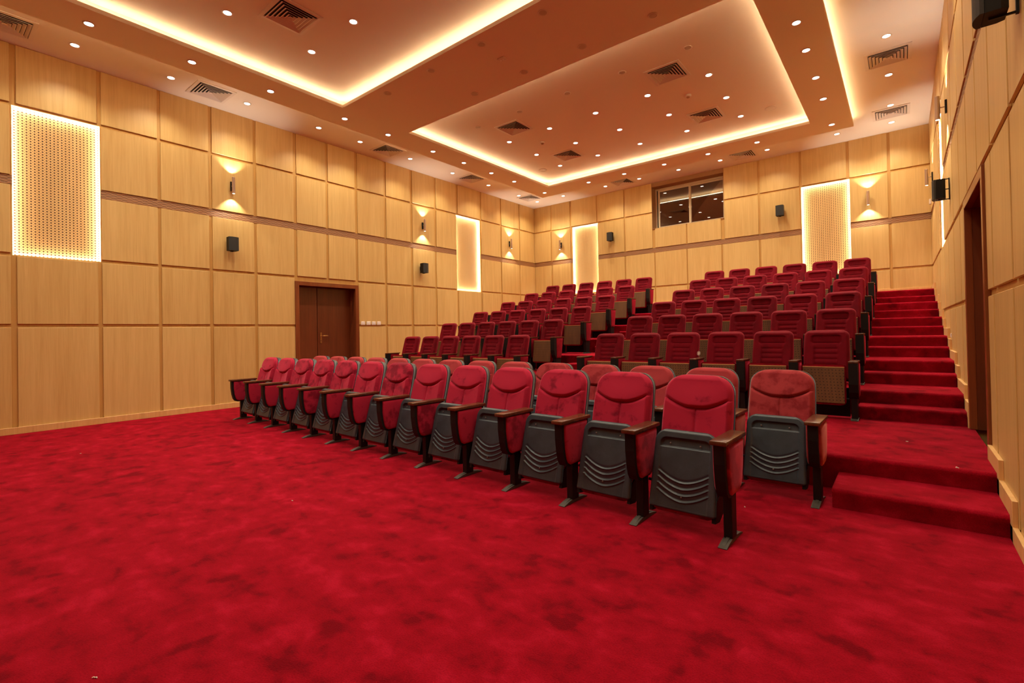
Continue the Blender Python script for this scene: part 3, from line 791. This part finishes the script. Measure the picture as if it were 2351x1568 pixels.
def chair_A(end=False):
    t = thing('auditorium_chair', '', 'chair')
    bm = cushion(lambda k: 0.232 + 0.010 * math.sin(PI * min(1, k * 1.1)), 0.40, 0.978, 0.125, 0.03, 0.045, yA, dispA, 100, 170, 0.03, 0.0, 0.165, 2.3)
    back = obj('backrest', bm, 'crimson_velvet', t, True)
    bm = cushion(lambda k: 0.240 + 0.010 * math.sin(PI * min(1, k * 1.1)), 0.30, 0.979, 0.125, 0.04, -0.002, lambda z: yA(z) + .004, None, 30, 40, 0.03, 0.062, 0.165, 2.3)
    obj('back_shell', bm, 'grey_plastic', t, True)
    # tipped-up seat: cushion behind, plastic pan facing the front
    yS = lambda z: -.045 + .125 * (z - .13) / .49
    bm = cushion(lambda k: 0.212, 0.10, 0.60, 0.05, 0.05, 0.0, lambda z: yS(z) + .02, None, 20, 24, 0.035, 0.085)
    obj('seat_cushion', bm, 'crimson_velvet', t, True)
    def dpan(x, z):
        zt = 0.578; hw_ = 0.168; rr = .045
        if z > zt - rr and abs(x) > hw_ - rr:
            ins = rr - math.hypot(abs(x) - (hw_ - rr), z - (zt - rr))
        else: ins = min(hw_ - abs(x), zt - z)
        win = smooth01((z - .512) / .004)
        d = -(0.005 + 0.015 * win) * smooth01(ins / 0.007)
        if z < .50 and abs(x) < .166:
            ax = abs(x) / .16
            for q in range(4):
                zq = 0.298 - 0.038 * q + 0.058 * ax ** 1.8
                d += 0.0085 * gauss(z - zq, 0.0030) - 0.004 * gauss(z - zq - .012, 0.008)
        return d
    bm = cushion(lambda k: 0.220 - 0.012 * k, 0.125, 0.625, 0.075, 0.02, 0.020, yS, dpan, 84, 210, 0.018, 0.012, 0.085)
    pan = obj('seat_pan', bm, 'grey_plastic', t, True)
    bm = bmesh.new()
    for (x, z) in ((-.10, .538), (.10, .538), (0, .215)):
        add_lathe(bm, [(.007, 0), (.006, -.004), (.002, -.006)], 12, (x, yS(z) - .008 if z > .5 else yS(z) - .017, z), 'y')
    obj('screw', bm, 'screw', pan)
    bm = bmesh.new()
    for s in (-1, 1): add_prism(bm, [(-.05, .095), (.03, .085), (.10, .12), (.13, .22), (.12, .30), (-.02, .22)], s * .205 - .012, s * .205 + .012, 'x')
    add_tube(bm, [(-HP + .03, .045, .27), (HP - .03, .045, .27)], .010, 10)
    obj('hinge_frame', bm, 'black_plastic', t)
    arm_A(t, HP)
    if end: arm_A(t, -HP)
    return t
A_end = chair_A(True)
A0 = chair_A(False)
TILT = 0.031
def place(proto_, used_, loc, rz, lab, group, zs=1.0):
    if not used_: t = proto_; t.location = loc; t.rotation_euler = (0, 0, rz)
    else: t = copy_tree(proto_, loc, rz)
    t.scale = (1, 1, zs)
    tag(t, lab, 'chair', group)
    return t
usedA = [False, False]
NA, NB = 13, 14
for i in range(NA):
    x = 8.97 - HP - 2 * HP * i; y = 3.17 + TILT * (8.97 - x)
    e = i == NA - 1
    lab = 'crimson velvet chair in front row, ' + ('at the right end, nearest the camera' if i == 0 else 'at the far left end' if e else '%s from the right end' % ORD[i])
    place(A_end if e else A0, usedA[0 if e else 1], (x, y, 0), -TILT, lab, 'folding chairs in the front row'); usedA[0 if e else 1] = True
# second row: same model, dustier velvet
def recolour(root, a, b):
    t = copy_tree(root, (0, 0, 0))
    for ch in t.children:
        if ch.data and ch.data.materials and ch.data.materials[0] == MATS[a]:
            ch.data = ch.data.copy(); ch.data.materials[0] = MATS[b]
    return t
B0 = recolour(A0, 'crimson_velvet', 'dusty_velvet'); B_end = recolour(A_end, 'crimson_velvet', 'dusty_velvet')
usedB = [False, False]
for i in range(NB):
    x = 9.02 - 2 * HP * i * 1.0; y = 4.24 + .020 * (9.02 - x)
    e = i == NB - 1
    lab = 'dusty red velvet chair in second row, ' + ('at the right end beside the steps' if i == 0 else 'at the far left end' if e else '%s from the right end' % ORD[i])
    place(B_end if e else B0, usedB[0 if e else 1], (x, y, 0), -.02, lab, 'folding chairs in the second row', 0.972); usedB[0 if e else 1] = True

# raised rows: wooden-pan theatre seats
def dispC(x, z):
    ax = abs(x); d = 0.0
    hwc = 0.118 + 0.030 * smooth01((z - .80) / .06) - .05 * smooth01((z - .90) / .05) ** 2
    inside = smooth01((hwc + .012 - ax) / 0.028) * smooth01((.945 - z) / 0.035)
    rim = 1 - inside
    d += 0.024 * rim
    if inside > 0:
        lines = (.838, .772, .712, .652, .592)
        near = min(abs(z - q) for q in lines[1:])
        d += inside * (-0.006 * gauss(near, 0.0045) + 0.005 * smooth01(near / .03) - 0.014 * gauss(z - lines[0], 0.007))
        if z > .838: d -= inside * 0.014 * (1 - smooth01((z - .845) / .09))
    return d
yC = lambda z: 0.175 + 0.165 * (z - 0.42) / 0.57
def arm_C(t, x):
    bm = bmesh.new()
    add_box(bm, (x - .044, -.165, .628), (x + .044, .17, .648), .004, 2); obj('armrest', bm, 'armrest_wood', t)
    bm = bmesh.new()
    add_prism(bm, [(-.16, .628), (-.158, .42), (-.14, .33), (-.10, .27), (-.055, .24), (.075, .24), (.10, .30), (.15, .628)], x - .030, x + .030, 'x')
    add_prism(bm, [(-.165, .628), (-.163, .40), (-.142, .31), (-.10, .25), (-.085, .24), (-.085, .628)], x - .042, x + .042, 'x')
    obj('side_frame', bm, 'black_plastic', t)
    for s in (-1, 1):
        bm = bmesh.new(); ins = [(-.080, .622), (-.080, .27), (-.06, .255), (.06, .255), (.082, .30), (.135, .622)]
        cy_ = sum(p[0] for p in ins) / 6; cz_ = sum(p[1] for p in ins) / 6; rings = []
        for (k, off) in ((1.0, .029), (1.0, .040), (.93, .046), (.8, .048)):
            rings.append([bm.verts.new((x + s * off, cy_ + (p[0] - cy_) * k, cz_ + (p[1] - cz_) * k)) for p in ins])
        for A, B in zip(rings, rings[1:]):
            for i in range(6): bm.faces.new([A[i], A[(i + 1) % 6], B[(i + 1) % 6], B[i]])
        bm.faces.new(rings[-1]); bmesh.ops.recalc_face_normals(bm, faces=bm.faces)
        obj('side_pad', bm, 'red_fabric_lit', t, True, angle=.8)
    bm = bmesh.new(); add_prism(bm, [(-.075, .012), (.05, .012), (.085, .26), (-.09, .26)], x - .028, x + .028, 'x'); obj('post', bm, 'black_metal', t)
    bm = bmesh.new(); add_prism(bm, [(-.12, 0), (-.12, .008), (-.075, .02), (.06, .02), (.12, .008), (.12, 0)], x - .034, x + .034, 'x'); obj('foot', bm, 'foot_metal', t)
def chair_C(hp, end=False):
    t = thing('theatre_seat', '', 'chair')
    bm = cushion(lambda k: 0.226 + 0.006 * (1 - abs(2 * k - 1)), 0.42, 0.99, 0.075, 0.02, 0.040, yC, dispC, 56, 96, 0.032, 0.035, 0.10, 2.3)
    obj('backrest', bm, 'red_fabric', t, True)
    yS = lambda z: -.115 + .05 * (z - .18) / .4
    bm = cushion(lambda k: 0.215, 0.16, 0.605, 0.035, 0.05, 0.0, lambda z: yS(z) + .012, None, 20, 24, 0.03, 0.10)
    obj('seat_cushion', bm, 'red_fabric_lit', t, True)
    bm = bmesh.new()
    add_prism(bm, [(yS(.185), .185), (yS(.575), .575), (yS(.575) + .012, .575), (yS(.185) + .012, .185)], -.198, .198, 'x')
    sp_ = obj('seat_pan', bm, 'perforated_ply', t)
    bm = bmesh.new(); add_box(bm, (-.199, yS(.575) - .002, .574), (.199, yS(.575) + .013, .580)); obj('edge_trim', bm, 'maple_trim', sp_)
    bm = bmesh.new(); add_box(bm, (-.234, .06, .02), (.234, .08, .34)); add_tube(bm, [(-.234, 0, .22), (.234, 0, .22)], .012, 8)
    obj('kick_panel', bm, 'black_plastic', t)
    arm_C(t, hp)
    if end: arm_C(t, -hp)
    return t
rowsY = [6.54, 7.64, 8.735, 9.83, 10.90, 11.99]
rn = ['first', 'second', 'third', 'fourth', 'fifth', 'topmost']
for (blk, x0, pitch) in (('left', 1.555, .583), ('right', 6.275, .567)):
    hp = pitch / 2
    c0 = chair_C(hp); ce = chair_C(hp, True); uc = [False, False]
    for j, y in enumerate(rowsY):
        for i in range(6):
            x = x0 + pitch * i
            e = i == 0
            where = ('at the wall aisle end', 'at the centre aisle end')
            if blk == 'left': pos_ = 'left end' if i == 0 else 'right end' if i == 5 else '%s from the left' % ORD[i]
            else: pos_ = 'left end' if i == 0 else 'right end by the stairs' if i == 5 else '%s from the left' % ORD[i]
            lab = 'red padded seat, %s raised row of %s block, %s' % (rn[j], blk, pos_)
            place(ce if e else c0, uc[0 if e else 1], (x, y, LEVELS[j][1]), 0, lab, 'seats in the %s raised block' % blk); uc[0 if e else 1] = True

# lint and threads on the carpet
def lint(x, y, z, L, lab, curve=0.0):
    bm = bmesh.new()
    add_tube(bm, [(L * (k / 5 - .5), curve * math.sin(PI * k / 5), .003 + .002 * math.sin(k * 2)) for k in range(6)], .0022, 6)
    o = obj('lint', bm, 'thread', loc=(x, y, z)); o.rotation_euler = (0, 0, x * 7 % 3)
    return tag(o, lab, 'lint', 'white lint on the carpet')
for (x, y, z, L, c, lab) in LINT: lint(x, y, z, L, lab, c)
bm = bmesh.new()
for k in range(9):
    a = k * 0.7; add_tube(bm, [(0, 0, 0), (.012 * math.cos(a), -.004, .014 * math.sin(a)), (.024 * math.cos(a + .2), -.008, .030 * math.sin(a + .3))], .0035, 5)
tag(obj('foam_tuft', bm, 'thread', loc=TUFT), 'white frayed tuft sticking out between two seats of first raised row', 'tuft')

print('objects', len(bpy.data.objects))
